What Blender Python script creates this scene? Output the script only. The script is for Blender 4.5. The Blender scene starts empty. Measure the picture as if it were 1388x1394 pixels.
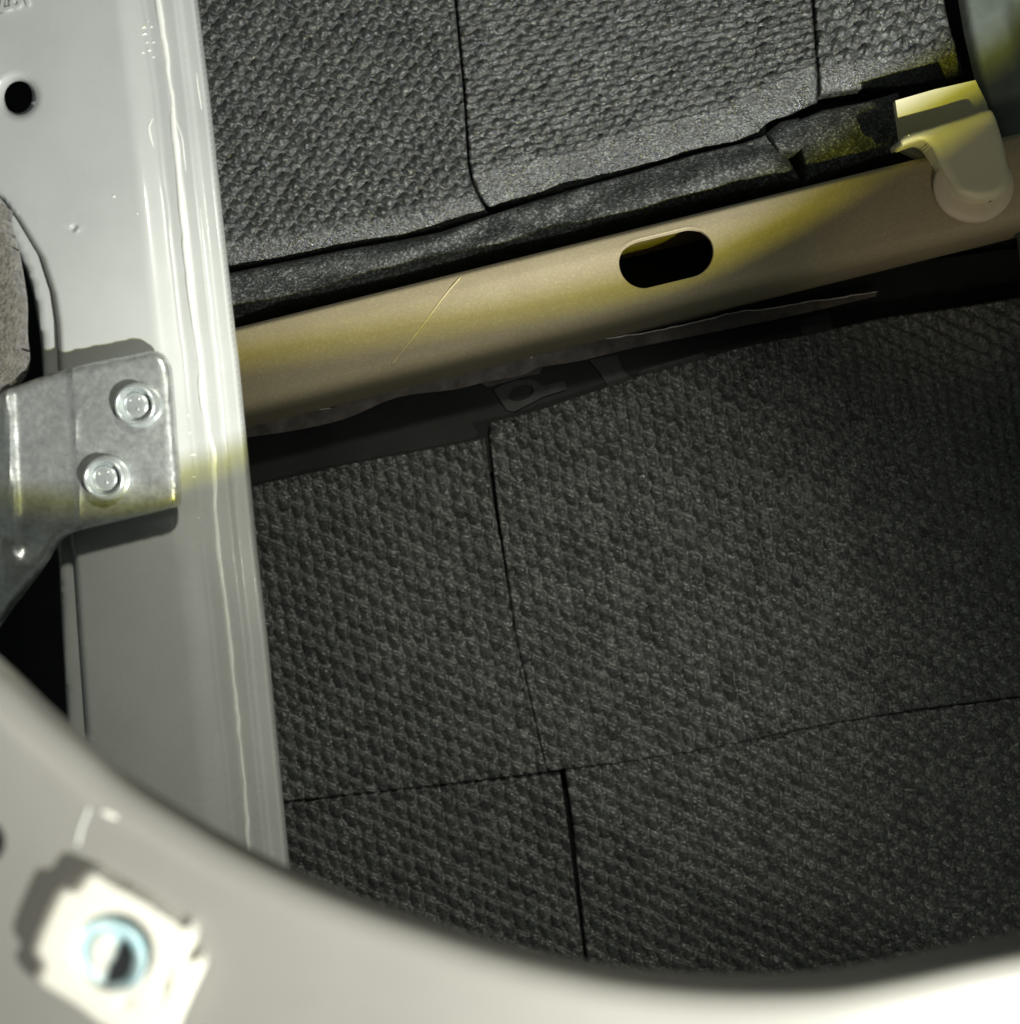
import bpy, bmesh, math, random
import numpy as np
from mathutils import Vector, Matrix
from mathutils.geometry import delaunay_2d_cdt

random.seed(7)
RNG = np.random.default_rng(7)
S = bpy.context.scene
C = S.collection

# ------------------------------------------------------------------ camera
F, CX, CY = 1500.0, 694.0, 697.0           # focal length in photo pixels, centre
cam_d = bpy.data.cameras.new('camera')
cam = bpy.data.objects.new('camera', cam_d)
C.objects.link(cam)
cam.location = (0, 0, 0)
cam.rotation_euler = (math.radians(90), 0, 0)
cam_d.sensor_fit = 'VERTICAL'
cam_d.sensor_height = 24.0
cam_d.sensor_width = 24.0
cam_d.lens = 24.0 * F / 1394.0
cam_d.clip_start = 0.005
cam_d.clip_end = 20
cam_d.dof.use_dof = True
cam_d.dof.focus_distance = 0.302
cam_d.dof.aperture_fstop = cam_d.lens * 0.001 / 0.0020
S.camera = cam

# ------------------------------------------------------------------ world and lamps
w = bpy.data.worlds.new('World')
S.world = w
w.use_nodes = True
w.node_tree.nodes['Background'].inputs['Color'].default_value = (0.75, 0.85, 0.78, 1)
w.node_tree.nodes['Background'].inputs['Strength'].default_value = 0.12

def lamp(name, loc, target, power, color, radius, spot=None, blend=1.0):
    d = bpy.data.lights.new(name, 'SPOT' if spot else 'POINT')
    d.energy = power
    d.color = color
    d.shadow_soft_size = radius
    if spot:
        d.spot_size = math.radians(spot)
        d.spot_blend = blend
    o = bpy.data.objects.new(name, d)
    C.objects.link(o)
    o.location = loc
    o.rotation_euler = (Vector(target) - Vector(loc)).to_track_quat('-Z', 'Y').to_euler()
    return o

LW = Vector((0.171, -0.05, -0.1205))
lamp('torch_lamp', LW, (0.0, 0.34, 0.125), 11.2, (0.75, 0.77, 1.0), 0.0035, 88, 1.0)
lamp('torch_lamp_warm_edge', LW + Vector((-0.002, 0.0, 0.0058)), (0.0, 0.34, 0.125), 3.8, (1.0, 0.955, 0.05), 0.0033, 88, 1.0)
lamp('room_lamp', (0.0, 0.07, 0.13), (0.0, 0.34, -0.125), 1.35, (1.0, 0.985, 0.83), 0.008, 74, 1.0)
lamp('added_side_fill', (0.115, 0.085, 0.005), (-0.005, 0.345, -0.055), 0.9, (1.0, 0.985, 0.88), 0.006, 56, 1.0)  # added fill with no real source, brings out the lower mats' relief
lamp('added_bounce_fill', (0.11, 0.16, -0.06), (0.13, 0.30, 0.082), 0.26, (1.0, 0.86, 0.64), 0.012, 36, 1.0)  # added fill imitating bounced light on the holder foot and film edge
lamp('added_front_fill', (-0.12, -0.15, 0.05), (-0.045, 0.11, -0.045), 1.3, (1.0, 0.95, 0.86), 0.012, 34, 1.0)  # added fill that evens the light on the left of the rim

S.view_settings.view_transform = 'Standard'
S.view_settings.look = 'None'
S.view_settings.exposure = 0.0
S.cycles.use_denoising = True
S.view_settings.gamma = 1.0

# ------------------------------------------------------------------ helpers
def W(px, py, d):
    px = np.asarray(px, float); py = np.asarray(py, float); d = np.asarray(d, float)
    px, py, d = np.broadcast_arrays(px, py, d)
    return np.stack([(px - CX) / F * d, d, (CY - py) / F * d], -1)

def tag(o, label=None, cat=None, group=None, kind=None):
    if label: o['label'] = label
    if cat: o['category'] = cat
    if group: o['group'] = group
    if kind: o['kind'] = kind
    return o

def empty(name, loc):
    o = bpy.data.objects.new(name, None)
    o.empty_display_size = 0.01
    C.objects.link(o)
    o.location = loc
    return o

def adopt(o, parent):
    if parent is not None:
        o.parent = parent
        o.matrix_parent_inverse = Matrix.Translation(-parent_world(parent))
    return o

def parent_world(p):
    v = Vector((0, 0, 0))
    while p is not None:
        if p.type == 'EMPTY':
            v += p.location
        p = None
    return v

def mk(name, verts, faces, mat, parent=None, smooth=True, bevel=0.0, seg=2):
    me = bpy.data.meshes.new(name)
    V = np.asarray(verts, np.float32).reshape(-1, 3)
    if isinstance(faces, np.ndarray):
        k = faces.shape[1]
        me.vertices.add(len(V)); me.vertices.foreach_set('co', V.ravel())
        me.loops.add(faces.size); me.loops.foreach_set('vertex_index', faces.astype(np.int32).ravel())
        me.polygons.add(len(faces))
        me.polygons.foreach_set('loop_start', np.arange(0, faces.size, k, dtype=np.int32))
        me.polygons.foreach_set('loop_total', np.full(len(faces), k, np.int32))
        me.update(calc_edges=True)
        me.validate()
    else:
        me.from_pydata([tuple(v) for v in V], [], faces)
    if smooth:
        me.polygons.foreach_set('use_smooth', np.ones(len(me.polygons), bool))
    me.materials.append(mat)
    o = bpy.data.objects.new(name, me)
    C.objects.link(o)
    adopt(o, parent)
    if bevel > 0:
        b = o.modifiers.new('bevel', 'BEVEL')
        b.width = bevel; b.segments = seg
        b.limit_method = 'ANGLE'; b.angle_limit = math.radians(50)
        b.harden_normals = False
    return o

def vnoise(x, y, scale, seed=0):
    """smooth lattice noise in [-1, 1]"""
    r = np.random.default_rng(seed).uniform(-1, 1, (256, 256))
    x = np.asarray(x, float) / scale + 57.3; y = np.asarray(y, float) / scale + 31.7
    xi = np.floor(x).astype(int); yi = np.floor(y).astype(int)
    fx = x - xi; fy = y - yi
    fx = fx * fx * (3 - 2 * fx); fy = fy * fy * (3 - 2 * fy)
    a = r[xi % 256, yi % 256]; b = r[(xi + 1) % 256, yi % 256]
    c = r[xi % 256, (yi + 1) % 256]; d = r[(xi + 1) % 256, (yi + 1) % 256]
    return (a * (1 - fx) + b * fx) * (1 - fy) + (c * (1 - fx) + d * fx) * fy

def inside(P, poly):
    P = np.asarray(P, float); poly = np.asarray(poly, float)
    x, y = P[:, 0], P[:, 1]
    c = np.zeros(len(P), bool)
    a = poly; b = np.roll(poly, -1, 0)
    for (x1, y1), (x2, y2) in zip(a, b):
        if y1 == y2: continue
        m = ((y1 > y) != (y2 > y)) & (x < (x2 - x1) * (y - y1) / (y2 - y1) + x1)
        c ^= m
    return c

def dist_line(P, line, closed=False):
    P = np.asarray(P, float); line = np.asarray(line, float)
    if closed: line = np.vstack([line, line[:1]])
    D = np.full(len(P), 1e9)
    for a, b in zip(line[:-1], line[1:]):
        ab = b - a; L = max(ab @ ab, 1e-12)
        t = np.clip(((P - a) @ ab) / L, 0, 1)
        q = a + t[:, None] * ab
        D = np.minimum(D, np.hypot(*(P - q).T))
    return D

def resample(poly, step, closed=True):
    poly = np.asarray(poly, float)
    out = []
    n = len(poly)
    for i in range(n if closed else n - 1):
        a = poly[i]; b = poly[(i + 1) % n]
        k = max(1, int(math.ceil(np.hypot(*(b - a)) / step)))
        for j in range(k):
            out.append(a + (b - a) * j / k)
    if not closed: out.append(poly[-1])
    return np.array(out)

def smooth_poly(pts, closed=False, n=6):
    """Catmull-Rom through the points"""
    P = np.asarray(pts, float); m = len(P); out = []
    for i in range(m if closed else m - 1):
        if closed: p0, p1, p2, p3 = P[i - 1], P[i], P[(i + 1) % m], P[(i + 2) % m]
        else: p0, p1, p2, p3 = P[max(i - 1, 0)], P[i], P[i + 1], P[min(i + 2, m - 1)]
        for k in range(n):
            t = k / n
            out.append(0.5 * (2 * p1 + (p2 - p0) * t + (2 * p0 - 5 * p1 + 4 * p2 - p3) * t * t + (3 * p1 - p0 - 3 * p2 + p3) * t ** 3))
    if not closed: out.append(P[-1])
    return np.array(out)

def plate(name, outer, mapf, thick, mat, parent=None, holes=(), step=20, extra=None, estep=None, bevel=0.0, normal=False, seg=2):
    """sheet of real thickness from a 2-D outline; mapf maps (n,2) -> (n,3)"""
    estep = estep or step
    loops = [resample(outer, estep)] + [resample(h, min(estep, 6)) for h in holes]
    pts = []; edges = []
    for L in loops:
        b = len(pts); n = len(L)
        pts += [tuple(p) for p in L]
        edges += [(b + i, b + (i + 1) % n) for i in range(n)]
    if extra is None:
        lo = loops[0].min(0); hi = loops[0].max(0)
        gx, gy = np.meshgrid(np.arange(lo[0] + step * .5, hi[0], step), np.arange(lo[1] + step * .5, hi[1], step))
        extra = np.stack([gx.ravel(), gy.ravel()], 1) + RNG.uniform(-.05, .05, (gx.size, 2)) * step
    extra = np.asarray(extra, float)
    if len(extra):
        k = inside(extra, loops[0])
        for h in loops[1:]: k &= ~inside(extra, h)
        extra = extra[k]
        dmin = np.full(len(extra), 1e9)
        for L in loops: dmin = np.minimum(dmin, dist_line(extra, L, True))
        extra = extra[dmin > 0.35 * min(step, estep)]
        pts += [tuple(p) for p in extra]
    res = delaunay_2d_cdt([Vector(p) for p in pts], edges, [], 0, 1e-6)
    V = np.array([tuple(v) for v in res[0]]); T = np.array([f for f in res[2] if len(f) == 3])
    cen = V[T].mean(1)
    k = inside(cen, loops[0])
    for h in loops[1:]: k &= ~inside(cen, h)
    T = T[k]
    P = mapf(V)
    # orient so that faces look at the camera (-Y)
    a, b, c = P[T[:, 0]], P[T[:, 1]], P[T[:, 2]]
    nrm = np.cross(b - a, c - a)
    if normal is False:
        flip = nrm[:, 1] > 0
        T[flip] = T[flip][:, ::-1]
    else:
        A = V[T]
        s = (A[:, 1, 0] - A[:, 0, 0]) * (A[:, 2, 1] - A[:, 0, 1]) - (A[:, 1, 1] - A[:, 0, 1]) * (A[:, 2, 0] - A[:, 0, 0])
        flip = s < 0 if normal == 1 else s > 0
        T[flip] = T[flip][:, ::-1]
    a, b, c = P[T[:, 0]], P[T[:, 1]], P[T[:, 2]]
    nrm = np.cross(b - a, c - a)
    if normal is False:
        Q = P + np.array([0, thick, 0])
    else:
        N = np.zeros_like(P)
        for i in range(3): np.add.at(N, T[:, i], nrm)
        N /= np.linalg.norm(N, axis=1)[:, None] + 1e-12
        Q = P - N * thick
    n = len(P)
    e = {}
    for t in T:
        for i in range(3):
            e[(int(t[i]), int(t[(i + 1) % 3]))] = 1
    walls = []
    for (i, j) in e:
        if (j, i) not in e:
            walls += [(j, i, i + n), (j, i + n, j + n)]
    faces = np.vstack([T, T[:, ::-1] + n, np.array(walls)])
    used = np.unique(faces); rm = np.full(2 * n, -1); rm[used] = np.arange(len(used))
    o = mk(name, np.vstack([P, Q])[used], rm[faces], mat, parent, True, bevel, seg)
    o.data.set_sharp_from_angle(angle=math.radians(55))
    return o

def grid_faces(nu, nv):
    i, j = np.meshgrid(np.arange(nu - 1), np.arange(nv - 1), indexing='ij')
    a = (i * nv + j).ravel()
    return np.stack([a, a + 1, a + nv + 1, a + nv], 1)

def tube(name, pts, radii, mat, parent=None, sides=8, flat=1.0):
    P = np.asarray(pts, float); n = len(P)
    R = np.broadcast_to(np.asarray(radii, float), (n,))
    T = np.gradient(P, axis=0); T /= np.linalg.norm(T, axis=1)[:, None] + 1e-12
    up = np.array([0, 1.0, 0])
    A = np.cross(T, up); A /= np.linalg.norm(A, axis=1)[:, None] + 1e-12
    B = np.cross(A, T)
    V = []
    for k in range(sides):
        t = 2 * math.pi * k / sides
        V.append(P + (A * math.cos(t) + B * math.sin(t) * flat) * R[:, None])
    V = np.stack(V, 1).reshape(-1, 3)
    F_ = []
    for i in range(n - 1):
        for k in range(sides):
            F_.append((i * sides + k, i * sides + (k + 1) % sides, (i + 1) * sides + (k + 1) % sides, (i + 1) * sides + k))
    F_.append(tuple(range(sides))[::-1]); F_.append(tuple((n - 1) * sides + k for k in range(sides)))
    return mk(name, V, F_, mat, parent)

def lathe(name, center, prof, mat, parent=None, n=48, tilt=(0, 0), squash=1.0, rot=0):
    """profile of (radius, height towards the camera), axis along -Y"""
    V = []; F_ = []
    for (r, h) in prof:
        for k in range(n):
            a = 2 * math.pi * k / n
            V.append((r * math.cos(a), -h, r * math.sin(a) * squash))
    m = len(prof)
    for i in range(m - 1):
        for k in range(n):
            F_.append((i * n + k, i * n + (k + 1) % n, (i + 1) * n + (k + 1) % n, (i + 1) * n + k))
    F_.append(tuple((m - 1) * n + k for k in range(n)))
    F_.append(tuple(range(n))[::-1])
    M = Matrix.Rotation(tilt[0], 3, 'X') @ Matrix.Rotation(tilt[1], 3, 'Z') @ Matrix.Rotation(rot, 3, 'Y')
    V = [Vector(center) + M @ Vector(v) for v in V]
    return mk(name, [tuple(v) for v in V], F_, mat, parent)

# ------------------------------------------------------------------ materials
def material(name, base, rough=0.5, metal=0.0, spec=0.5, coat=0.0, var=0.0, var_scale=200.0, bump=0.0, bump_scale=800.0,
             bump_dist=0.0002, rough_var=0.0, sheen=0.0, tint=None, voro=0.0, voro_scale=600, trans=0.0, detail=4.0, sss=0.0, grain=0.0, grain_scale=2300):
    m = bpy.data.materials.new(name); m.use_nodes = True
    nt = m.node_tree; b = nt.nodes['Principled BSDF']
    b.inputs['Base Color'].default_value = (*base, 1)
    b.inputs['Roughness'].default_value = rough
    b.inputs['Metallic'].default_value = metal
    b.inputs['Specular IOR Level'].default_value = spec
    b.inputs['Coat Weight'].default_value = coat
    b.inputs['Coat Roughness'].default_value = 0.08
    b.inputs['Sheen Weight'].default_value = sheen
    b.inputs['Transmission Weight'].default_value = trans
    if sss:
        b.inputs['Subsurface Weight'].default_value = sss
        b.inputs['Subsurface Radius'].default_value = (0.002, 0.002, 0.0016)
        b.inputs['Subsurface Scale'].default_value = 1.0
    tc = nt.nodes.new('ShaderNodeTexCoord')
    def noise(scale, det=detail, r=0.6):
        n = nt.nodes.new('ShaderNodeTexNoise'); n.inputs['Scale'].default_value = scale
        n.inputs['Detail'].default_value = det; n.inputs['Roughness'].default_value = r
        nt.links.new(tc.outputs['Object'], n.inputs['Vector']); return n
    if var > 0 or voro > 0:
        mix = nt.nodes.new('ShaderNodeMix'); mix.data_type = 'RGBA'
        t2 = tint or tuple(c * (1 - var) for c in base)
        mix.inputs[6].default_value = (*[min(1, c * (1 + var * .6)) for c in base], 1)
        mix.inputs[7].default_value = (*t2, 1)
        n = noise(var_scale)
        r = nt.nodes.new('ShaderNodeMapRange'); r.inputs[1].default_value = .32; r.inputs[2].default_value = .68
        nt.links.new(n.outputs['Fac'], r.inputs[0])
        src = r.outputs[0]
        if voro > 0:
            v = nt.nodes.new('ShaderNodeTexVoronoi'); v.inputs['Scale'].default_value = voro_scale
            nt.links.new(tc.outputs['Object'], v.inputs['Vector'])
            sep = nt.nodes.new('ShaderNodeSeparateColor'); nt.links.new(v.outputs['Color'], sep.inputs[0])
            ad = nt.nodes.new('ShaderNodeMix'); ad.inputs[0].default_value = voro
            nt.links.new(src, ad.inputs[2]); nt.links.new(sep.outputs[0], ad.inputs[3]); src = ad.outputs[0]
        nt.links.new(src, mix.inputs[0])
        nt.links.new(mix.outputs[2], b.inputs['Base Color'])
    if grain > 0:                                          # pale specks in the base colour: painted sparkle on foam, dust on the beam
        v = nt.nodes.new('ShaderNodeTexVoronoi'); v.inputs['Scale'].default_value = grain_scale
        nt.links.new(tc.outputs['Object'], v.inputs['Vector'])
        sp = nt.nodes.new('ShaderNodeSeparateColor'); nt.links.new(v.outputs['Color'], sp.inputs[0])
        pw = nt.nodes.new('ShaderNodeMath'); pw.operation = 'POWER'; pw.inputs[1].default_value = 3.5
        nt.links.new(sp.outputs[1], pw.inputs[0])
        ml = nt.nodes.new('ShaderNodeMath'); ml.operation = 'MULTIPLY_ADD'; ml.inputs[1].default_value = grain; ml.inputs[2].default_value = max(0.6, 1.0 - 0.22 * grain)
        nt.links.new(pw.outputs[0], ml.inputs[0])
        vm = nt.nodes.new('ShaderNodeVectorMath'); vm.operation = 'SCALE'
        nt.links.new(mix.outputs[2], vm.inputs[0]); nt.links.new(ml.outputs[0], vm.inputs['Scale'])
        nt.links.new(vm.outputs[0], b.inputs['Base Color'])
    if rough_var > 0:
        n = noise(var_scale * 1.7)
        r = nt.nodes.new('ShaderNodeMapRange'); r.inputs[1].default_value = .3; r.inputs[2].default_value = .7
        r.inputs[3].default_value = max(.03, rough - rough_var); r.inputs[4].default_value = min(1, rough + rough_var)
        nt.links.new(n.outputs['Fac'], r.inputs[0]); nt.links.new(r.outputs[0], b.inputs['Roughness'])
    if bump > 0:
        n = noise(bump_scale)
        bp = nt.nodes.new('ShaderNodeBump'); bp.inputs['Strength'].default_value = bump
        bp.inputs['Distance'].default_value = bump_dist
        nt.links.new(n.outputs['Fac'], bp.inputs['Height']); nt.links.new(bp.outputs['Normal'], b.inputs['Normal'])
    return m

M_paint = material('grey_body_paint', (0.46, 0.475, 0.465), 0.28, spec=0.5, coat=0.4, var=0.05, var_scale=60, bump=0.12, bump_scale=900, bump_dist=0.00005, rough_var=0.06)
M_paint2 = material('grey_body_paint_front', (0.235, 0.23, 0.212), 0.36, spec=0.5, coat=0.25, var=0.05, var_scale=50, bump=0.12, bump_scale=700, bump_dist=0.00005)
M_seal = material('painted_sealant', (0.82, 0.83, 0.79), 0.3, coat=0.8, var=0.06, var_scale=300, bump=0.3, bump_scale=700, bump_dist=0.0002)
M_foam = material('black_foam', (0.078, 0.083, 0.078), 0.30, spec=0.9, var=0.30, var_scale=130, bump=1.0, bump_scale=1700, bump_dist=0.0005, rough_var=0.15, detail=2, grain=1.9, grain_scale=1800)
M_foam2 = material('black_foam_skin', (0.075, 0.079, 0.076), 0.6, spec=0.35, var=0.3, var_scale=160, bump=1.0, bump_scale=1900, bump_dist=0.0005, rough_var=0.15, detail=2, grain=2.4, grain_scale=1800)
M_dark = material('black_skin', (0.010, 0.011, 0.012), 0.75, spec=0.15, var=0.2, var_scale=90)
M_butyl = material('black_damping_film', (0.011, 0.013, 0.012), 0.6, spec=0.2, var=0.3, var_scale=60, bump=0.3, bump_scale=200)
M_print = material('grey_print', (0.038, 0.040, 0.040), 0.6, spec=0.2, var=0.25, var_scale=400)
M_print2 = material('brown_print', (0.07, 0.065, 0.063), 0.6, spec=0.2, var=0.25, var_scale=400)
M_film = material('brown_film', (0.12, 0.105, 0.097), 0.5, spec=0.4, var=0.4, var_scale=250, bump=0.6, bump_scale=1300)
M_curl = material('film_edge_glint', (0.80, 0.74, 0.70), 0.3, spec=0.7, var=0.3, var_scale=300)  # pale base colour paints the glints along the torn film
M_beam = material('tan_primer', (0.37, 0.315, 0.205), 0.48, spec=0.35, grain=0.22, grain_scale=2600, var=0.05, var_scale=40, tint=(0.335, 0.28, 0.18), bump=0.15, bump_scale=900, bump_dist=0.0001, rough_var=0.06)
M_cream = material('cream_plastic', (0.70, 0.66, 0.46), 0.42, spec=0.4, var=0.04, var_scale=80, bump=0.1, bump_scale=900, bump_dist=0.0001)
M_disc = material('beige_disc', (0.62, 0.54, 0.40), 0.5, spec=0.35, var=0.06, var_scale=100)
M_zinc = material('galvanised_steel', (0.60, 0.62, 0.61), 0.34, metal=0.7, spec=0.5, var=0.2, var_scale=520, tint=(0.42, 0.44, 0.435), rough_var=0.08, bump=0.3, bump_scale=900, bump_dist=0.0002, voro=0.3, voro_scale=1300)
M_rivet = material('bright_zinc', (0.62, 0.66, 0.66), 0.28, metal=0.6, var=0.15, var_scale=300, rough_var=0.08, bump=0.1, bump_scale=700)
M_felt = material('wool_felt', (0.12, 0.112, 0.095), 0.9, spec=0.1, var=0.55, var_scale=450, sheen=0.3, bump=0.8, bump_scale=900, bump_dist=0.0006)
M_fuzz = material('wool_fuzz', (0.34, 0.315, 0.265), 0.9, spec=0.1, var=0.4, var_scale=500, sheen=0.3)
M_rail = material('dark_rail', (0.13, 0.15, 0.13), 0.5, spec=0.4, var=0.35, var_scale=60, bump=0.2, bump_scale=400, rough_var=0.1)
M_white = material('white_nylon', (0.74, 0.725, 0.64), 0.38, spec=0.45, sss=0.25, var=0.03, var_scale=100)
M_cyan = material('pale_blue_nylon', (0.66, 0.80, 0.81), 0.35, spec=0.5, sss=0.2, var=0.3, var_scale=420, tint=(0.30, 0.52, 0.57), bump=0.8, bump_scale=500, bump_dist=0.0006)
M_black = material('slot_void_black', (0.012, 0.014, 0.015), 0.5, spec=0.4, var=0.2, var_scale=400)
M_fibre = material('pale_fibre', (0.80, 0.68, 0.38), 0.5)

# ------------------------------------------------------------------ structure: the outer door skin behind everything
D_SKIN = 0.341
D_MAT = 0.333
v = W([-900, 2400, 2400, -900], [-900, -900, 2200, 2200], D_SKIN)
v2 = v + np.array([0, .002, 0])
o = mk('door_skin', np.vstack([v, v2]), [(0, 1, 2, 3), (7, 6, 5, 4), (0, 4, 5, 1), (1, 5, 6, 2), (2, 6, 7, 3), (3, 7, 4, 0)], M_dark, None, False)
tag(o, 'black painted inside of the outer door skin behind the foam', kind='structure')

# ------------------------------------------------------------------ foam mats
def polyline_at(pts, t):
    P = np.asarray(pts, float)
    d = np.r_[0, np.cumsum(np.hypot(*np.diff(P, axis=0).T))]; d /= d[-1]
    return np.stack([np.interp(t, d, P[:, 0]), np.interp(t, d, P[:, 1])], -1)

def coons(top, bot, left, right, nu, nv):
    u = np.linspace(0, 1, nu); v = np.linspace(0, 1, nv)
    T = polyline_at(top, u); B = polyline_at(bot, u); L = polyline_at(left, v); R = polyline_at(right, v)
    U, V_ = np.meshgrid(u, v, indexing='ij'); U = U[..., None]; V_ = V_[..., None]
    P = (1 - V_) * T[:, None] + V_ * B[:, None] + (1 - U) * L[None] + U * R[None]
    P -= (1 - U) * (1 - V_) * T[0] + U * (1 - V_) * T[-1] + (1 - U) * V_ * B[0] + U * V_ * B[-1]
    return P.reshape(-1, 2)

def waffle(P, ang, L, H, seed, skew=0.0, wave=0.25, lean=1.0, notch=0.6, twist=0.0, groove=0.6):
    """staggered lens-shaped cells, 0 in the creases .. 1 on the crowns"""
    ca, sa = math.cos(ang), math.sin(ang)
    x = P[:, 0] + 1.6 * vnoise(P[:, 0], P[:, 1], 60, seed) + 0.45 * vnoise(P[:, 0], P[:, 1], 14, seed + 5)
    y = P[:, 1] + 1.6 * vnoise(P[:, 0], P[:, 1], 60, seed + 1) + 0.45 * vnoise(P[:, 0], P[:, 1], 14, seed + 6)
    a = (x * ca + y * sa) / L; b = (-x * sa + y * ca) / H
    a = a + skew * b + 0.10 * vnoise(a * 9, b * 3, 8, seed + 7)
    j0 = np.floor(b).astype(int)
    h = np.zeros(len(P)); amp = np.zeros(len(P))
    rr = np.random.default_rng(seed).uniform(-1, 1, (512, 512))
    ph = np.random.default_rng(seed + 1).uniform(-.09, .09, 512)
    def bound(j):
        return j + wave * np.where(j % 2 == 0, 1, -1) * np.cos(2 * math.pi * (a + ph[j % 512]))
    for dj in (-1, 0, 1):
        j = j0 + dj
        lo, hi = bound(j), bound(j + 1)
        m = (b >= lo) & (b < hi)
        wdt = np.maximum(hi - lo, .05)
        t = np.clip((b - lo) / wdt, 0, 1)
        t = t ** lean
        aa = a + ph[j % 512] + np.where(j % 2 == 0, 0.5, 0.0)      # cell centres where the row is widest
        i = np.floor(aa + 0.5).astype(int); f = aa - np.floor(aa + 0.5)
        f2 = aa + twist * (t - .5); f2 = f2 - np.floor(f2)
        saw = np.where(f2 < .82, f2 / .82, (1 - f2) / .18)
        cross = 1 - notch * saw ** 1.3
        hh = (4 * t * (1 - t)) ** groove * cross * np.clip(wdt, .3, 1.4) ** 0.4
        h = np.where(m, hh, h); amp = np.where(m, rr[i % 512, j % 512], amp)
    return h, amp

def foam_mat(label, top, bot, left, right, ang, L, H, amp, seed, border=(0, 0), res=1.9, depth=D_MAT, fade=None, bulge=0.0, skew=0.0, wave=0.27, lean=1.0, notch=0.6, rr=3.5, twist=0.0, groove=0.6):
    top, bot, left, right = [np.asarray(q, float) for q in (top, bot, left, right)]
    lu = max(np.hypot(*np.diff(top, axis=0).T).sum(), np.hypot(*np.diff(bot, axis=0).T).sum())
    lv = max(np.hypot(*np.diff(left, axis=0).T).sum(), np.hypot(*np.diff(right, axis=0).T).sum())
    nu, nv = int(lu / res) + 2, int(lv / res) + 2
    P = coons(top, bot, left, right, nu, nv)
    et = dist_line(P, top); eb = dist_line(P, bot); el = dist_line(P, left); er = dist_line(P, right)
    e = np.minimum(np.minimum(et, eb), np.minimum(el, er))
    h, a = waffle(P, ang, L, H, seed, skew, wave, lean, notch, twist, groove)
    k = np.ones(len(P))
    bb, bw = border                                    # pressed plain border along the lower edge
    wob = 4 * vnoise(P[:, 0], P[:, 1], 22, seed + 9)
    if bb:
        k *= np.clip((eb + wob - bb + bw) / (bw * 1.6), 0, 1)
    if fade is not None: k *= fade(P)
    grain = RNG.normal(0, 1, len(P))
    mid = vnoise(P[:, 0], P[:, 1], 3.4, seed + 3) + 0.6 * vnoise(P[:, 0], P[:, 1], 7, seed + 4)
    z = amp * (h * (0.85 + 0.2 * a) * k + (1 - k) * 0.45) + 0.00007 * grain + 0.00006 * mid
    z += 0.0007 * vnoise(P[:, 0], P[:, 1], 90, seed + 2) + bulge
    if bb:
        z -= 0.0026 * np.clip(1 - eb / bb, 0, 1) ** 1.5
    z -= 0.0016 * (1 - np.sqrt(np.clip(1 - np.clip(1 - e / rr, 0, 1) ** 2, 0, 1)))
    d = depth - z
    V = W(P[:, 0], P[:, 1], d)
    faces = grid_faces(nu, nv)
    # skirt to the skin
    idx = np.arange(nu * nv).reshape(nu, nv)
    ring = np.r_[idx[:, 0], idx[-1, 1:], idx[-2::-1, -1], idx[0, -2:0:-1]]
    K = V[ring].copy(); sc = (D_SKIN - 0.0003) / K[:, 1]
    K[:, 1] = D_SKIN - 0.0003
    n0 = len(V); m = len(ring); i = np.arange(m); j = (i + 1) % m
    sk = np.stack([ring[i], ring[j], n0 + j, n0 + i], 1)
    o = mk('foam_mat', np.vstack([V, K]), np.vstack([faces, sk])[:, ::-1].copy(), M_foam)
    tag(o, label, 'foam mat', 'foam mats stuck on the door skin')
    return o

rad = math.radians
UP = dict(ang=rad(-11), L=24.0, H=12.2, amp=0.0036, lean=0.8, wave=.25, groove=.38, twist=.1, notch=.18)
foam_mat('waffle foam mat above the beam, between the grey pillar and the long seam',
         [(180, -45), (612, -45)], [(290, 370), (316, 368), (406, 351), (465, 338), (541, 325), (591, 315), (664, 293)],
         [(180, -45), (290, 370)], [(613.5, -45), (618.5, 0), (630, 120), (636.5, 222), (640.5, 244), (648, 262), (656, 277), (665, 290)], seed=11, border=(34, 10), **UP)
foam_mat('waffle foam mat above the beam with a broad smooth lower border, right of the seam',
         [(617, -45), (1101, -45)], [(668, 283), (723, 272), (819, 247), (951, 205), (1044, 186), (1043, 171), (1077, 156), (1112, 139)],
         [(616, -45), (621, 0), (632.5, 120), (639, 222), (643, 243), (650, 260), (658, 274), (666, 284)], [(1101, -45), (1104, 0), (1112, 100), (1112, 139)],
         seed=23, border=(52, 10), ang=rad(-13), L=29, H=10.4, amp=0.0034, lean=0.7, wave=.16, notch=.25, twist=.4, groove=.4)
foam_mat('small black foam mat in the top right corner above the cream beam end',
         [(1105, -45), (1275, -45)], [(1116, 130), (1180, 122), (1240, 118), (1312, 103)],
         [(1105, -45), (1116, 130)], [(1275, -45), (1290, 30), (1312, 103)], seed=37, border=(42, 8), ang=rad(-13), L=27, H=15.5, amp=0.0036, bulge=0.0006, lean=0.7, twist=.5, notch=.3, wave=.18, groove=.4)
LOW = dict(rr=2.2, ang=rad(80), L=25.0, H=16.8, amp=0.0054, wave=0.07, notch=0.55, lean=0.75, twist=.6, groove=.42)
def fade_r(P):
    return np.clip(1.0 - 0.55 * np.clip((P[:, 0] - 1000) / 300, 0, 1), 0, 1)
foam_mat('black waffle foam mat just below the left part of the beam, beside the grey pillar',
         [(280, 687), (345, 661), (480, 630), (600, 608), (660, 596)], [(300, 1107), (390, 1091), (560, 1073), (744, 1051)],
         [(280, 687), (300, 1107)], [(660, 596), (671, 680), (685.5, 760), (702.8, 870), (732.8, 1000), (745, 1051)], seed=41, **LOW)
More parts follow.
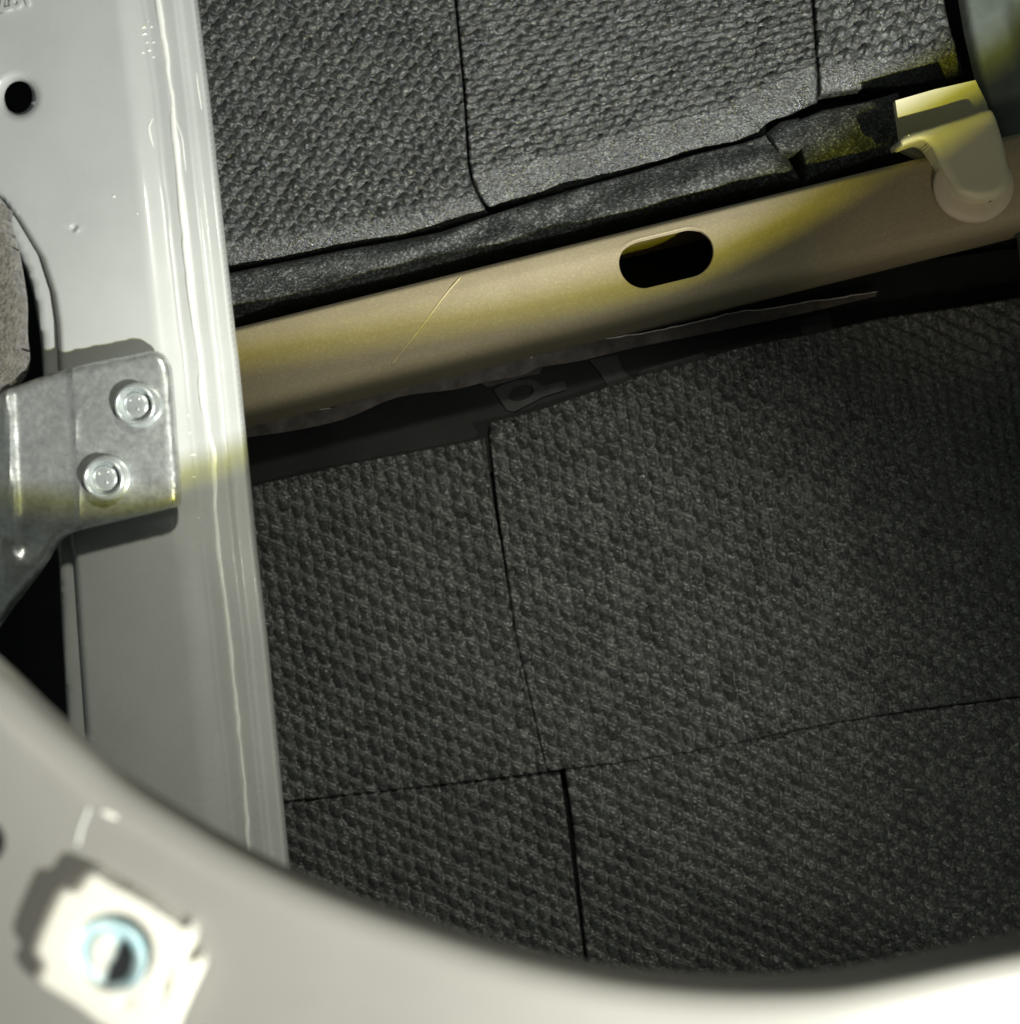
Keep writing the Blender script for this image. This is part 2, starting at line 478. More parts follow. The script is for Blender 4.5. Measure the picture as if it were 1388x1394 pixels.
foam_mat('largest black waffle foam mat, below the beam at the right of the photo',
         [(664, 575), (720, 562), (800, 535), (880, 508), (950, 490), (1010, 472), (1100, 455), (1200, 432), (1300, 418), (1440, 396)],
         [(745, 1050), (850, 1038), (960, 1021), (1100, 991), (1250, 966), (1440, 942)],
         [(664, 575), (677, 690), (687, 760), (703, 870), (733, 1000), (745, 1050)], [(1440, 396), (1440, 942)], seed=53, fade=fade_r, bulge=0.0012, **LOW)
foam_mat('black foam mat at the bottom beside the foot of the grey pillar',
         [(300, 1105), (390, 1088), (560, 1070), (763, 1049)], [(320, 1390), (805, 1390)],
         [(300, 1112), (320, 1390)], [(763, 1055), (772, 1120), (787, 1240), (805, 1390)], seed=67, **LOW)
foam_mat('black foam mat at the bottom right behind the curved rim',
         [(767, 1048), (850, 1036), (960, 1018), (1100, 988), (1250, 963), (1440, 939)], [(808, 1400), (1440, 1400)],
         [(769, 1050), (779, 1120), (792, 1240), (808, 1400)], [(1440, 944), (1440, 1400)], seed=71, fade=fade_r, **LOW)

# ------------------------------------------------------------------ damping film strip with print, below the beam
film = empty('damping_film', W(650, 540, D_SKIN)); film.location = Vector(W(650, 540, D_SKIN))
tag(film, 'black damping film with large faint grey letters, in the gap under the beam', 'damping film')
plate('film_sheet', [(250, 560), (600, 480), (1000, 390), (1440, 330), (1440, 470), (1000, 560), (680, 640), (300, 760), (250, 760)],
      lambda V: W(V[:, 0], V[:, 1], D_SKIN - 0.0022 - 0.0004 * vnoise(V[:, 0], V[:, 1], 60, 3)), 0.0012, M_butyl, film, step=30)
def flat(d): return lambda V: W(V[:, 0], V[:, 1], d)
DP = D_SKIN - 0.0030
def letter(poly, holes=(), m=M_print):
    return plate('printed_letter', poly, flat(DP), 0.00005, m, film, holes=holes, step=14, estep=8)
el = [(709 + 17 * math.cos(t) - 2 * math.sin(t), 535 - 3 * math.cos(t) + 11 * math.sin(t)) for t in np.linspace(0, 2 * math.pi, 20, endpoint=False)]
letter([(652, 521), (710, 500), (740, 492), (735, 508), (712, 513), (664, 527)], m=M_print2)
letter([(671, 531), (686, 523), (702, 518), (721, 516), (733, 521), (738, 525), (768, 518), (771, 530), (739, 540), (722, 549), (700, 560), (690, 559)], holes=[el])
letter([(801, 490), (839, 483), (845, 497), (849, 505), (872, 522), (868, 530), (833, 534), (815, 506)])
letter([(866, 508), (878, 502), (957, 480), (972, 497), (960, 506), (921, 508), (881, 520)])
letter([(1086, 436), (1126, 426), (1137, 458), (1097, 472)])

# ------------------------------------------------------------------ the beam
BD = 0.303                                   # depth of its front
ax = np.array([math.cos(rad(13.93)), -math.sin(rad(13.93))])    # photo direction of its axis
pn = np.array([math.sin(rad(13.93)), math.cos(rad(13.93))])     # across it, downwards
O0 = np.array([320.0, 436.0])
prof = []                                     # (across px, depth)
prof += [(6, 0.338), (4, 0.330), (3, 0.321), (2, 0.3145)]
for t in np.linspace(0, 1, 9):
    a = t * math.pi / 2
    prof.append((2 + 17 * (1 - math.cos(a)), BD + 0.0009 + 0.0090 * (1 - math.sin(a))))
for p in (28, 40, 52, 64, 76, 88, 98):
    q = (p - 62) / 62.0
    prof.append((p, BD - 0.0008 + 0.0022 * q * q))
for t in np.linspace(0, 1, 7):
    a = t * math.pi / 2
    prof.append((106 + 22 * math.sin(a), BD + 0.0004 + 0.0070 * (1 - math.cos(a))))
prof += [(128, 0.315), (127.5, 0.321), (127, 0.328), (126, 0.335)]
prof = np.array(prof)
K_ = BD / F
arc = np.r_[0, np.cumsum(np.hypot(np.diff(prof[:, 0]) * K_, np.diff(prof[:, 1])))] / K_     # in front-depth px
def beam_map(V):
    s, t = V[:, 0], V[:, 1]
    p = np.interp(t, arc, prof[:, 0]); d = np.interp(t, arc, prof[:, 1])
    q = O0 + s[:, None] * ax + p[:, None] * pn
    X = W(q[:, 0], q[:, 1], BD); X[:, 1] = d
    return X
sh = np.array([906.0, 351.0]) - O0
s0, p0 = sh @ ax, sh @ pn
front = (arc[np.searchsorted(prof[:, 0][4:], 28) + 4])
tc_ = np.interp(p0, prof[4:26, 0], arc[4:26])
hole = []
for k in range(40):
    a = 2 * math.pi * k / 40
    hole.append((s0 + (30.5 if math.cos(a) > 0 else -30.5) + 34.4 * math.cos(a), tc_ + 34.4 * math.sin(a)))
S0, S1 = -160.0, 1150.0
gs = np.arange(S0 + 14, S1, 14.0)
ex = np.array([(s, t) for s in gs for t in arc[1:-1]])
ex = ex[dist_line(ex, hole, True) > 4]
beam = empty('impact_beam', W(700, 430, BD)); beam.location = Vector(W(700, 430, BD))
tag(beam, 'tan painted steel side impact beam running across the door, with one oblong slot', 'beam')
plate('beam_shell', [(S0, 0), (S1, 0), (S1, arc[-1]), (S0, arc[-1])], beam_map, 0.0013, M_beam, beam, holes=[hole], step=10, extra=ex, estep=14, normal=-1, bevel=0.0002)

# brown adhesive film along the lower flange, with pale tubes painting glints on its torn edge
up_ = [(330, 582), (400, 563), (450, 556), (500, 532), (530, 516), (600, 501), (660, 491), (700, 484), (727, 479), (800, 463), (860, 456), (935, 441), (1000, 426), (1100, 411), (1192, 398)]
lo_ = [(1192, 403), (1100, 425), (1000, 446), (935, 459), (860, 474), (790, 491), (735, 500), (710, 511), (660, 520), (620, 530), (540, 541), (470, 570), (400, 586), (330, 596)]
fs = plate('adhesive_film', smooth_poly(up_, n=4).tolist() + smooth_poly(lo_, n=4).tolist(),
      lambda V: W(V[:, 0], V[:, 1], 0.3336 + 0.0005 * vnoise(V[:, 0], V[:, 1], 25, 8) + 0.0003 * vnoise(V[:, 0], V[:, 1], 8, 9)), 0.0004, M_film, beam, step=9, estep=9)
tag(fs, 'brown adhesive film with a wavy torn edge along the lower flange')
def edge_tube(pts, r, name='film_edge_glint', d=0.3328):
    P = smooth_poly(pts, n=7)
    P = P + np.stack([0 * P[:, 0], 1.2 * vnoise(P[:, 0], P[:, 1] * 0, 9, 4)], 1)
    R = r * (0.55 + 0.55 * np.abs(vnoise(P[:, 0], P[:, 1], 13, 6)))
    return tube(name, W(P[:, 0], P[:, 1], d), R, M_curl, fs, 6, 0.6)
edge_tube([(738, 478), (770, 470), (800, 463), (830, 461), (862, 455), (885, 452), (935, 441), (975, 431)], 0.00026)
edge_tube([(975, 431), (1010, 424), (1040, 421), (1100, 411), (1150, 404), (1194, 397)], 0.00018)
edge_tube([(400, 562), (425, 559), (450, 556)], 0.00022)
edge_tube([(560, 507), (600, 501), (650, 494), (700, 485), (716, 482)], 0.00014)
edge_tube([(722, 488), (727, 481), (729, 472)], 0.0003)
edge_tube([(716, 483), (727, 478), (740, 477)], 0.0003)

# ------------------------------------------------------------------ fuzzy foam packing above the beam
def lumpy(name, label, cat, top, bot, depth, bulge, mat, seed, rough, res=2.0, folds=0.0, group=None, slope=0.0):
    top = np.asarray(top, float); bot = np.asarray(bot, float)
    lu = np.hypot(*np.diff(bot, axis=0).T).sum(); lv = np.hypot(*(top - polyline_at(bot, np.linspace(0, 1, len(top)))).T).max()
    nu, nv = int(lu / res), max(8, int(lv / res))
    P = coons(top, bot, [top[0], bot[0]], [top[-1], bot[-1]], nu, nv)
    U, V_ = np.meshgrid(np.linspace(0, 1, nu), np.linspace(0, 1, nv), indexing='ij'); U = U.ravel(); V_ = V_.ravel()
    e = np.clip(1 - (2 * V_ - 1) ** 2, 0, 1) ** 0.5 * np.clip(1 - np.abs(2 * U - 1) ** 14, 0, 1) ** 0.5
    z = bulge * e + rough * (vnoise(P[:, 0], P[:, 1], 42, seed) + 0.5 * vnoise(P[:, 0], P[:, 1], 16, seed + 1))
    if folds:
        z += folds * np.sin(V_ * 7 + 2.2 * vnoise(P[:, 0], P[:, 1], 70, seed + 4) + U * 3)
    z += 0.0002 * vnoise(P[:, 0], P[:, 1], 4, seed + 2) + RNG.normal(0, 0.00007, len(P))
    V = W(P[:, 0], P[:, 1], depth - z + slope * (1 - V_))
    idx = np.arange(nu * nv).reshape(nu, nv)
    ring = np.r_[idx[:, 0], idx[-1, 1:], idx[-2::-1, -1], idx[0, -2:0:-1]]
    K = V[ring].copy(); K[:, 1] = D_SKIN - 0.0003
    n0 = len(V); m = len(ring); i = np.arange(m); j = (i + 1) % m
    sk = np.stack([ring[i], ring[j], n0 + j, n0 + i], 1)
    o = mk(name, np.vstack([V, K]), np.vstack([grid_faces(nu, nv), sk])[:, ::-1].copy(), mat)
    return tag(o, label, cat, group)
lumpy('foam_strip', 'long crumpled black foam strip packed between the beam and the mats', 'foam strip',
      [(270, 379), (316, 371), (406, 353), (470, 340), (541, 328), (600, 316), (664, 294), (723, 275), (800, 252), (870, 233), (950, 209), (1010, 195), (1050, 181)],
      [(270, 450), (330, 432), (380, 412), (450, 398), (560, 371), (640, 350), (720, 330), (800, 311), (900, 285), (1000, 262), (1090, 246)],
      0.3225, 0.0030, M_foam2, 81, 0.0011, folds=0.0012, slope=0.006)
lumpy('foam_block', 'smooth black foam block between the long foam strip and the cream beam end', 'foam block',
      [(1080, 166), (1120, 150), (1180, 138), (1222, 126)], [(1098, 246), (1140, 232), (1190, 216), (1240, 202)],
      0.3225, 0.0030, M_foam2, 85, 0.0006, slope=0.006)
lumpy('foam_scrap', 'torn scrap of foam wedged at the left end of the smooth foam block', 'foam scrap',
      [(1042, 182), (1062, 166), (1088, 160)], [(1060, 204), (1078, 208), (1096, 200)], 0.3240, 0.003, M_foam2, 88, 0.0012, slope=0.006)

# ------------------------------------------------------------------ cream beam end
be = empty('beam_end_holder', W(1310, 200, 0.30)); be.location = Vector(W(1310, 200, 0.30))
tag(be, 'cream plastic holder with a rounded foot at the right end of the beam', 'holder')
plate('back_plate', [(1218, 137), (1270, 122), (1327, 109), (1342, 140), (1356, 190), (1250, 215), (1228, 205)], lambda V: W(V[:, 0], V[:, 1], 0.311 + 0.00006 * (V[:, 1] - 120)), 0.002, M_cream, be, step=12, bevel=0.0003)
leg = smooth_poly([(1225, 189), (1240, 182), (1266, 174), (1308, 161), (1342, 150), (1352, 156), (1362, 186), (1370, 218), (1374, 240), (1370, 258), (1356, 271), (1336, 276), (1316, 273), (1300, 263), (1288, 245), (1278, 226), (1269, 206), (1261, 196), (1252, 192), (1240, 195), (1227, 199)], True, 5)
def leg_map(V):
    e = dist_line(V, leg, True); R = 16.0
    low = np.clip((V[:, 1] - 170) / 90, 0, 1)
    z = 0.0040 * np.sqrt(np.clip(1 - np.clip(1 - e / R, 0, 1) ** 2, 0, 1)) * (0.35 + 0.65 * low) + 0.002 * low ** 2
    return W(V[:, 0], V[:, 1], 0.3005 - z)
plate('foot', leg, leg_map, 0.005, M_cream, be, step=2.5, estep=2.5)
plate('web', [(1226, 188), (1300, 165), (1346, 152), (1347, 158), (1300, 171), (1228, 194)], lambda V: W(V[:, 0], V[:, 1], 0.3035), 0.009, M_cream, be, step=10)
lathe('foot_disc', tuple(W(1322, 255, 0.3015)), [(0.0106, 0), (0.0110, 0.0012), (0.0104, 0.0021), (0.008, 0.0027), (0.004, 0.003), (0.001, 0.003)], M_disc, be, squash=0.92)

# ------------------------------------------------------------------ dark guide rail, top right
rl = [(1300, -60), (1317, 40), (1332, 105), (1352, 172), (1374, 250), (1388, 310), (1398, 380), (1560, 380), (1560, -60)]
def rail_map(V):
    e = dist_line(V, rl[:7])
    z = 0.0025 * np.clip(1 - e / 12, 0, 1) ** 2 + 0.003 * sst(e, 50, 70)
    return W(V[:, 0], V[:, 1], 0.318 + z)
def sst(x, a, b):
    t = np.clip((x - a) / (b - a), 0, 1); return t * t * (3 - 2 * t)
o = plate('guide_rail', rl, rail_map, 0.003, M_rail, None, step=4, estep=4)
tag(o, 'dark grey metal guide rail at the top right edge of the photo', 'rail')

# ------------------------------------------------------------------ grey pillar of the door, left
EY = np.array([-80, 0, 130, 250, 460, 480, 760, 860, 1178, 1330], float)
EX = np.array([258, 268, 284, 297, 320, 323, 350, 362, 393, 409], float)
def edge_x(y): return np.interp(y, EY, EX)
def cutline(y): return np.interp(y, [-80, 230, 265, 300, 350, 400, 440, 500, 740, 760, 1000, 1330], [-400, -80, 0, 26, 56, 72, 78, 81, 96, 101, 118, 140])
PD = 0.240
def sst(x, a, b):
    t = np.clip((x - a) / (b - a), 0, 1); return t * t * (3 - 2 * t)
def panel_map(V):
    x, y = V[:, 0], V[:, 1]
    q = x - edge_x(y)
    d = PD + 0.0023 * sst(q, -112, -66) + 0.0007 * sst(q, -55, -46) + 0.0020 * sst(q, -33, -20) + 0.0028 * np.clip((q + 7) / 7, 0, 1) ** 2
    d -= 0.00010 * np.exp(-((q + 73 + 1.2 * vnoise(y, y * 0, 50, 3)) / 2.2) ** 2) + 0.00012 * np.exp(-((q + 28) / 3.0) ** 2)
    d += 0.0011 * (1 - sst(x - cutline(y), 0, 7))
    d += 0.00022 * vnoise(x, y, 120, 4)
    d += 0.0010 * np.exp(-(((x - 101) ** 2 + (y - 310) ** 2) / 10.0)) - 0.0004 * np.exp(-(((x - 105) ** 2 + (y - 313) ** 2) / 8.0))
    # shallow pressed rim round the round hole
    r = np.hypot(x - 24, y - 131)
    d += 0.0016 * np.clip(1 - (r - 22) / 12, 0, 1) ** 2
    return W(x, y, d)
ys = np.arange(-70, 1330, 9.0)
ex = []
for y in ys:
    for q in list(np.arange(-116, -80, 4)) + list(np.arange(-80, -18, 1.9)) + [-16, -12, -9, -7, -5, -3.5, -2, -1]:
        ex.append((edge_x(y) + q, y))
    for k in (2, 4, 6.5, 10): ex.append((cutline(y) + k, y))
for y in np.arange(-70, 1330, 22):
    for x in np.arange(-120, 300, 22):
        if cutline(y) + 16 < x < edge_x(y) - 122: ex.append((x, y))
for r in (28, 32, 37): 
    for k in range(40): ex.append((24 + r * math.cos(k * .157), 131 + r * math.sin(k * .157)))
for dx in range(-8, 9, 2):
    for dy in range(-8, 9, 2): ex.append((102 + dx + .3, 311 + dy + .3))
pil = empty('door_pillar', W(200, 500, PD)); pil.location = Vector(W(200, 500, PD))
tag(pil, 'light grey painted steel pillar of the door frame with sealed right edge', 'door pillar')
right = [(edge_x(y), y) for y in np.arange(-80, 1331, 18)]
left = [(cutline(y), y) for y in np.arange(1330, 236, -10)]
hole = [(24 + 20.5 * math.cos(t) + 3 * math.sin(t), 131 - 3 * math.cos(t) + 23 * math.sin(t)) for t in np.linspace(0, 2 * math.pi, 36, endpoint=False)]
plate('pillar_sheet', [(-160, -80)] + right + left + [(-160, 200)], panel_map, 0.0010, M_paint, pil, holes=[hole], step=9, extra=np.array(ex), estep=9)
# set-back flange along its left side
def fl_out(y): return np.interp(y, [285, 320, 365, 400, 450, 480, 560, 745, 760, 880, 1000, 1330], [-2, 12, 35, 46, 54, 57, 62, 78, 80, 86, 93, 112])
L_ = [(fl_out(y), y) for y in np.arange(285, 1331, 12)]
R_ = [(cutline(y) + 14, y) for y in np.arange(1330, 240, -12)]
def fl_map(V):
    e = V[:, 0] - fl_out(V[:, 1])
    return W(V[:, 0], V[:, 1], PD + 0.0026 + 0.0016 * np.clip(1 - e / 5, 0, 1) ** 2)
plate('pillar_flange', [(-80, 190), (-80, 262)] + L_ + R_ , fl_map, 0.0010, M_paint, pil, step=7, estep=7)
# painted-over sealant bead
by = np.array([-60, 0, 130, 145, 250, 440, 480, 546, 572, 585, 612, 671, 693, 760, 860, 1090, 1145, 1300], float)
bx = np.array([209, 216, 234, 235.5, 244, 265, 272, 276, 283, 282.5, 290, 294, 292.5, 299, 312, 335, 338, 354], float)
yy = np.arange(-60, 1300, 5.0); xx = np.interp(yy, by, bx) + 1.1 * vnoise(yy, yy * 0, 17, 21)
q = panel_map(np.stack([xx, yy], 1)); q[:, 1] -= 0.0002
rr_ = 0.00060 * (1 + 0.35 * vnoise(yy, yy * 0, 30, 22)) * np.interp(yy, [0, 500, 700, 1200], [1.0, 1.15, 0.8, 0.7])
tube('sealant_bead', q, rr_, M_seal, pil, 10, 0.45)
def ridge_highlight(q0, y0, y1, r, wob):  # pale tubes draw the glossy highlight lines along the sheet's ridges
    yy = np.arange(y0, y1, 5.0); xx = edge_x(yy) + q0 + wob * vnoise(yy, yy * 0, 30, int(y0))
    P = panel_map(np.stack([xx, yy], 1)); P[:, 1] -= 0.00005
    k = np.clip(np.minimum(yy - y0, y1 - yy) / 70, 0.12, 1) * (1 + .3 * vnoise(yy, yy * 0, 23, 8))
    tube('ridge_highlight', P, r * k, M_seal, pil, 8, 0.5)
ridge_highlight(-73, 300, 560, 0.00022, 1.0)
ridge_highlight(-28, 280, 640, 0.00022, 0.6)
def drip(pts, r):
    P = smooth_poly(pts, n=6); q = panel_map(P); q[:, 1] += 0.0001
    R = r * np.sin(np.linspace(0.25, math.pi - .2, len(P)))
    tube('paint_drip', q, R, M_seal, pil, 8)
drip([(209, 160), (203, 172), (205, 186), (210, 203)], 0.00030)
drip([(238, 160), (247, 185), (251, 215), (254, 240)], 0.00024)
drip([(268, 95), (269, 115), (273, 140), (275, 152)], 0.00024)
for (x, y, l) in [(201, 29, 2), (196, 38, 6), (206, 37, 4), (197, 47, 8), (200, 58, 4), (209, 58, 5), (195, 72, 4), (203, 69, 6), (209, 78, 4), (256, 566, 3), (258, 590, 4), (263, 620, 8), (264, 650, 5), (270, 706, 3), (187, 291, 2), (155, 268, 5), (302, 500, 3)]:
    drip([(x - l * .5, y + l * .1), (x, y - l * .15), (x + l * .5, y + l * .1)], 0.00028)
# pressed digits, upside down, at the top left
def digit(ch, px, py, size_px, rot):
    cu = bpy.data.curves.new('digit', 'FONT'); cu.body = ch; cu.size = size_px * PD / F * 1.38
    cu.extrude = 0.0005; cu.bevel_depth = 0.0001; cu.offset = 0.00006; cu.align_x = 'CENTER'
    to = bpy.data.objects.new('digit', cu); C.objects.link(to)
    bpy.context.view_layer.update()
    me = bpy.data.meshes.new_from_object(to.evaluated_get(bpy.context.evaluated_depsgraph_get()))
    bpy.data.objects.remove(to); bpy.data.curves.remove(cu)
    me.materials.clear(); me.materials.append(M_paint)
    X = Vector((-math.cos(rot), 0, math.sin(rot))); Y = Vector((-math.sin(rot), 0, -math.cos(rot))); Z = X.cross(Y)
    M = Matrix((X, Y, Z)).transposed().to_4x4(); M.translation = Vector(W(px, py, PD - 0.0001))
    me.transform(M)
    o = bpy.data.objects.new('digit', me); C.objects.link(o); adopt(o, pil)
for ch, x, y in (('7', 3, -9), ('8', 18, -13), ('1', 33, -17)): digit(ch, x, y, 27, rad(-16))

# ------------------------------------------------------------------ galvanised bracket
BRD = 0.2310
br = empty('steel_bracket', W(150, 600, BRD)); br.location = Vector(W(150, 600, BRD))
tag(br, 'galvanised steel bracket riveted to the grey pillar at the left edge', 'bracket')
bo = np.array([(-70, 562), (0, 534), (40, 519), (75, 507), (130, 493), (180, 483), (207, 478), (220, 481), (228, 492), (233, 512), (239, 590), (244, 660), (244, 683), (238, 690), (200, 700), (150, 712), (112, 721), (90, 729), (76, 742), (62, 765), (40, 796), (15, 828), (0, 850), (-70, 950)], float)
bos = np.vstack([smooth_poly(bo[:6], n=3)[:-1], smooth_poly(bo[5:23], n=4)[:-1], bo[22:]])
rim_line = bos[2:-2]
def br_map(V):
    x, y = V[:, 0], V[:, 1]
    e = dist_line(V, rim_line); R = 13.0
    d = BRD + 0.0019 * (1 - np.sqrt(np.clip(1 - np.clip(1 - e / R, 0, 1) ** 2, 0, 1)))
    ridge = 98 + (y - 525) * 0.053
    d += 0.0009 * (1 - sst(x - ridge, -3, 3)) - 0.0003 * np.exp(-((x - ridge - 2) / 2.2) ** 2)
    d -= 0.0014 * np.exp(-((x - 13 - (y - 600) * .05) / 7.0) ** 2) * sst(y, 790, 700)
    arm = np.clip((y - (722 - 0.25 * x)) / 130, 0, 1)
    d += 0.010 * arm * arm + 0.006 * np.clip((4 - x) / 60, 0, 1)
    d += 0.0022 * np.exp(-(((x - 36) / 26) ** 2 + ((y - 742) / 17) ** 2))
    d += 0.00018 * vnoise(x, y, 40, 31)
    return W(x, y, d)
gx, gy = np.meshgrid(np.arange(-66, 246, 5.0), np.arange(480, 946, 5.0))
plate('bracket_sheet', bos, br_map, 0.0015, M_zinc, br, step=5, extra=np.stack([gx.ravel(), gy.ravel()], 1) + RNG.uniform(-.3, .3, (gx.size, 2)), estep=5, bevel=0.00025)
u = BRD / F
def rivet(px, py):
    c = np.array(W(px, py, BRD))
    r = lathe('rivet', tuple(c + [0, .0003, 0]), [(32 * u, 0), (31 * u, .0010), (28.5 * u, .0026), (26 * u, .0031), (23.5 * u, .0030), (22 * u, .0024), (20.5 * u, .0014), (18 * u, .0011), (5 * u, .0012)], M_rivet, br, tilt=(0.06, -0.05))
    h = lathe('rivet_pin', tuple(c + [-.0001, -.0008, 0]), [(17.5 * u, 0), (17 * u, .0006), (15 * u, .0009), (8 * u, .0010), (1 * u, .0010)], M_rivet, r, tilt=(0.06, -0.05))
    for (dx, dy) in ((-8, -6), (5, -8), (3, 7)):
        lathe('pin_dot', tuple(c + [dx * u, -.0017, -dy * u]), [(1.9 * u, 0), (1.6 * u, .0002), (.6 * u, .0003)], M_rivet, h, n=10) if False else None
    return r, h
for (px, py) in ((190, 552), (148, 651)):
    r, h = rivet(px, py)
    c = np.array(W(px - 1, py, BRD))
    V = []; Fc = []
    for (dx, dy) in ((-8, -6), (4, -8), (3, 6)):
        b = len(V)
        for rr__, hh in ((2.3, 0), (1.6, .0003)):
            for k in range(8): V.append(tuple(c + [(dx + rr__ * math.cos(k * math.pi / 4)) * u, -.0017 - hh, (-dy + rr__ * math.sin(k * math.pi / 4)) * u]))
        Fc += [(b + k, b + (k + 1) % 8, b + 8 + (k + 1) % 8, b + 8 + k) for k in range(8)] + [tuple(b + 8 + k for k in range(8))]
    d = mk('pin_dots', V, Fc, M_rivet, r); d['kind'] = 'stuff'

# ------------------------------------------------------------------ wool felt at the left edge
fo = np.array([(-70, 270), (0, 276), (6, 300), (15, 335), (22, 372), (27, 410), (27, 450), (30, 482), (26, 506), (14, 524), (2, 542), (-70, 560)], float)
felt = empty('felt_pad', W(0, 420, 0.233)); felt.location = Vector(W(0, 420, 0.233))
tag(felt, 'fuzzy beige wool felt pad above the bracket at the left edge', 'felt pad')
fos = smooth_poly(fo, False, 4)
def felt_map(V):
    e = dist_line(V, fos[1:-1])
    z = 0.005 * np.clip(e / 18, 0, 1) ** .6 + 0.0007 * vnoise(V[:, 0], V[:, 1], 9, 61) + 0.0005 * vnoise(V[:, 0], V[:, 1], 3.5, 62)
    return W(V[:, 0], V[:, 1], 0.2370 - z)
plate('felt_body', fos, felt_map, 0.004, M_felt, felt, step=2.6, estep=3)
V = []; Fc = []
for n in range(4200):
    while True:
        p = np.array([random.uniform(-40, 34), random.uniform(280, 535)])
        if inside(p[None], fos)[0]: break
    c = felt_map(p[None])[0]
    a = random.uniform(0, 6.28); L = random.uniform(.0005, .0018)
    d1 = np.array([math.cos(a), -random.uniform(.05, .5), math.sin(a)]) * L
    bend = RNG.normal(0, .35, 3) * L
    pts = [c + [0, .0002, 0], c + d1 * .5 + bend * .5, c + d1 + bend * .2]
    wv = np.array([-math.sin(a), 0, math.cos(a)]) * 0.000035
    b = len(V)
    for q in pts: V += [tuple(q - wv), tuple(q + wv), tuple(q + [0, -.00007, 0])]
    for s in (0, 3):
        for k in range(3): Fc.append((b + s + k, b + s + (k + 1) % 3, b + s + 3 + (k + 1) % 3, b + s + 3 + k))
o = mk('felt_fibres', V, Fc, M_fuzz, felt); o['kind'] = 'stuff'

# ------------------------------------------------------------------ pale fibre lying on the beam
P = smooth_poly([(534, 496), (552, 474), (580, 438), (604, 405), (626, 377)], n=8)
def on_beam(P, lift):
    t = (P - O0) @ pn
    d = np.interp(t, prof[4:26, 0], prof[4:26, 1])
    X = W(P[:, 0], P[:, 1], BD); X[:, 1] = d - lift
    return X
o = tube('pale_fibre', on_beam(P, 0.00025), 0.00013, M_fibre, None, 6)
tag(o, 'thin pale straight fibre lying across the left part of the beam', 'fibre')

# ------------------------------------------------------------------ inner door panel: the curved rim in the foreground
RD = 0.110
edge = smooth_poly([(-420, 560), (-260, 690), (-120, 800), (0, 903), (60, 960), (115, 1008), (170, 1056), (250, 1108), (320, 1149), (400, 1189), (480, 1222), (560, 1250), (650, 1279), (740, 1302), (830, 1319), (930, 1329), (1030, 1331), (1120, 1326), (1210, 1311), (1300, 1292), (1388, 1275), (1519, 1254), (1771, 1212), (2000, 1170), (2188, 1125), (2330, 1065), (2450, 1005), (2550, 948), (2640, 888), (2735, 815), (2840, 740),
                    (2880, 600), (2560, 280), (2200, -20), (1900, -330), (1680, -640), (1450, -950), (1150, -1300), (700, -1700), (100, -1900), (-500, -1700), (-800, -1100), (-850, -400), (-750, 100), (-600, 380)], True, n=8)
outer = [(-1900, -3000), (4200, -3000), (4200, 4600), (-1900, 4600)]
def rim_map(V):
    e = dist_line(V, edge, True)
    R = 62.0
    k = np.clip(1 - e / R, 0, 1)
    d = RD + 0.0052 * (1 - np.sqrt(np.clip(1 - k * k, 0, 1)))
    d += 0.0006 * vnoise(V[:, 0], V[:, 1], 260, 41)
    return W(V[:, 0], V[:, 1], d)
ex = []
T_ = np.roll(edge, -1, 0) - np.roll(edge, 1, 0); T_ /= np.linalg.norm(T_, axis=1)[:, None]; N_ = np.stack([-T_[:, 1], T_[:, 0]], 1)
if inside((edge + N_ * 3)[100:101], edge)[0]: N_ = -N_
for off in (3, 6, 10, 15, 22, 30, 40, 52, 64, 80):
    ex.append(edge + N_ * off)
gx, gy = np.meshgrid(np.arange(-1880, 4200, 70.0), np.arange(-2980, 4600, 70.0))
g = np.stack([gx.ravel(), gy.ravel()], 1); g = g[dist_line(g, edge, True) > 95]
ex = np.vstack(ex + [g])
panel = empty('inner_door_panel', W(694, 1360, RD)); panel.location = Vector(W(694, 1360, RD))
tag(panel, 'pale grey inner door panel whose curved rim sweeps across the bottom of the photo', 'door panel')
rh = [(-14 + 21 * math.cos(t), 1146 + 27 * math.sin(t)) for t in np.linspace(0, 2 * math.pi, 30, endpoint=False)]
plate('panel_sheet', outer, rim_map, 0.0010, M_paint2, panel, holes=[edge, rh], step=18, extra=ex, estep=18)
def on_rim(pts, lift=0.0):
    q = rim_map(np.asarray(pts, float)); q[:, 1] -= lift; return q
o = tube('glint_blob', on_rim(smooth_poly([(137, 1102), (146, 1107), (160, 1114)], n=5)), 0.00035 * np.sin(np.linspace(.4, 2.8, 11)), M_white, panel, 8)  # white blob stands in for a bright glint on the rim
o = tube('paint_scratch', on_rim(smooth_poly([(122, 1100), (112, 1125), (106, 1150)], n=5)), 0.00012, M_seal, panel, 6)

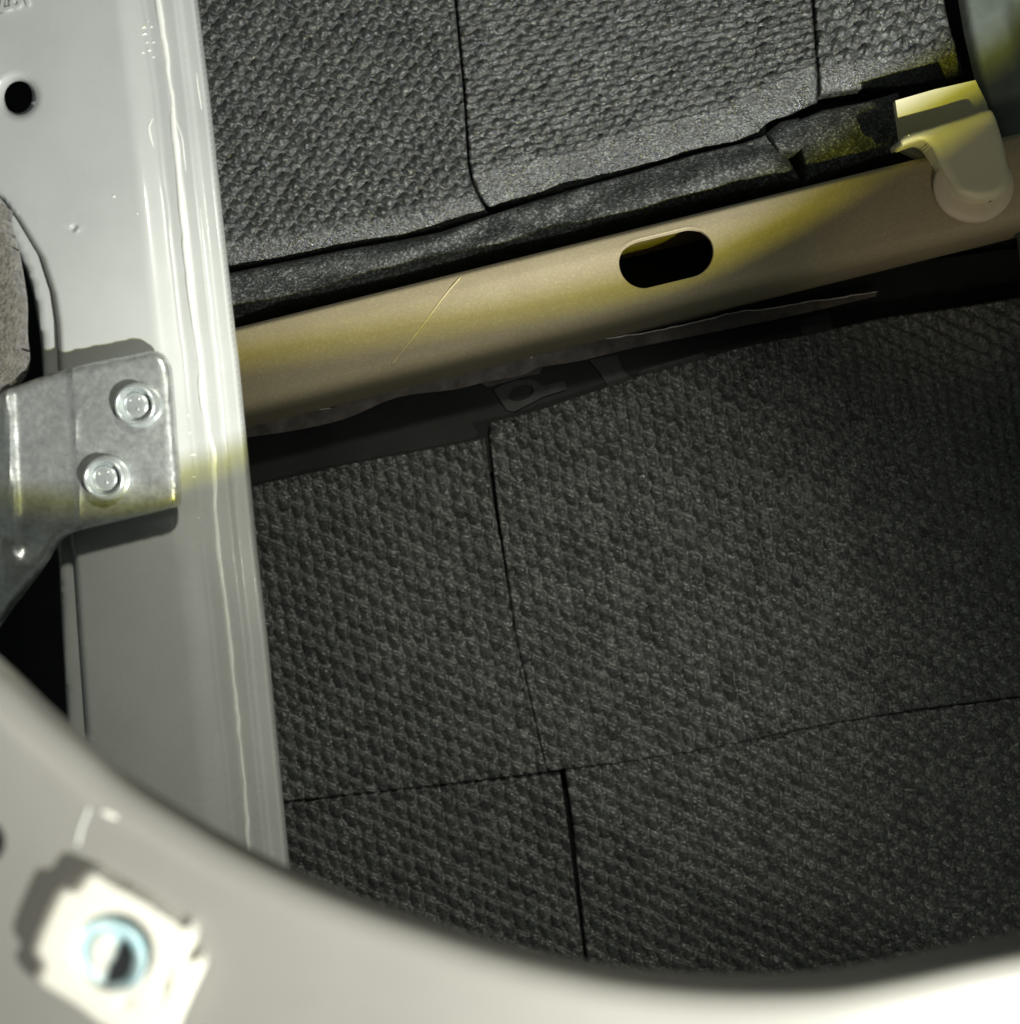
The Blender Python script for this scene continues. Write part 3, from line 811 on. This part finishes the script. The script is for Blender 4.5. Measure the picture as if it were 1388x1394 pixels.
# ------------------------------------------------------------------ white plastic clip nut on the rim
clip = empty('plastic_clip', W(156, 1300, RD)); clip.location = Vector(W(156, 1300, RD))
tag(clip, 'white plastic screw clip with a dark slot, pushed into the curved rim', 'clip')
co = smooth_poly([(112, 1193), (121, 1186), (131, 1187), (152, 1200), (195, 1223), (236, 1250), (248, 1259), (257, 1260), (265, 1272), (262, 1287), (256, 1300), (262, 1304), (272, 1304), (277, 1318), (262, 1352), (246, 1388), (236, 1412), (222, 1424), (200, 1424), (168, 1412), (128, 1392), (96, 1368), (60, 1346), (49, 1336), (48, 1327), (55, 1314), (47, 1301), (45, 1288), (58, 1254), (76, 1216), (88, 1206), (101, 1208)], True, 3)
cc = (154, 1296)
chole = [(cc[0] + 54 * math.cos(t), cc[1] + 54 * math.sin(t)) for t in np.linspace(0, 2 * math.pi, 40, endpoint=False)]
CH = 0.0027
def clip_map(V):
    e = dist_line(V, co, True); R = 13.0
    z = CH - 0.0012 * (1 - np.sqrt(np.clip(1 - np.clip(1 - e / R, 0, 1) ** 2, 0, 1)))
    r = np.hypot(V[:, 0] - cc[0], V[:, 1] - cc[1]); z -= 0.0001 * np.clip(1 - (r - 54) / 8, 0, 1)
    z -= 0.0007 * np.exp(-((V[:, 0] - 222 - 0.25 * (1340 - V[:, 1])) / 5) ** 2) * np.exp(-((V[:, 1] - 1340) / 18) ** 2)
    z -= 0.0006 * np.exp(-(((V[:, 0] - 170) / 9) ** 2 + ((V[:, 1] - 1364) / 5) ** 2))
    return W(V[:, 0], V[:, 1], RD - z)
plate('clip_body', co, clip_map, CH + 0.0005, M_white, clip, holes=[chole], step=5, estep=4)
uc = RD / F
c0 = np.array(W(cc[0], cc[1], RD))
cup = lathe('screw_socket', tuple(c0 + [0, -0.0002, 0]), [(54.5 * uc, .0006), (54.2 * uc, .0024), (52 * uc, .00245), (43 * uc, .0021), (36 * uc, .0013), (30 * uc, .0013), (10 * uc, .0013)], M_cyan, clip, tilt=(0, 0))
slot = smooth_poly([(168, 1281), (174, 1286), (179, 1302), (176, 1322), (168, 1334), (152, 1338), (144, 1339), (147, 1327), (149, 1316), (156, 1306), (162, 1290)], True, 3)
plate('slot', slot, flat(RD - 0.0018), 0.0004, M_black, clip, step=6)  # black plate stands in for the darkness of the open slot
inn = smooth_poly([(128, 1280), (140, 1273), (150, 1277), (154, 1290), (149, 1304), (143, 1316), (139, 1328), (132, 1326), (124, 1306)], True, 3)
plate('socket_lip', inn, flat(RD - 0.0020), 0.0006, M_white, clip, step=6)
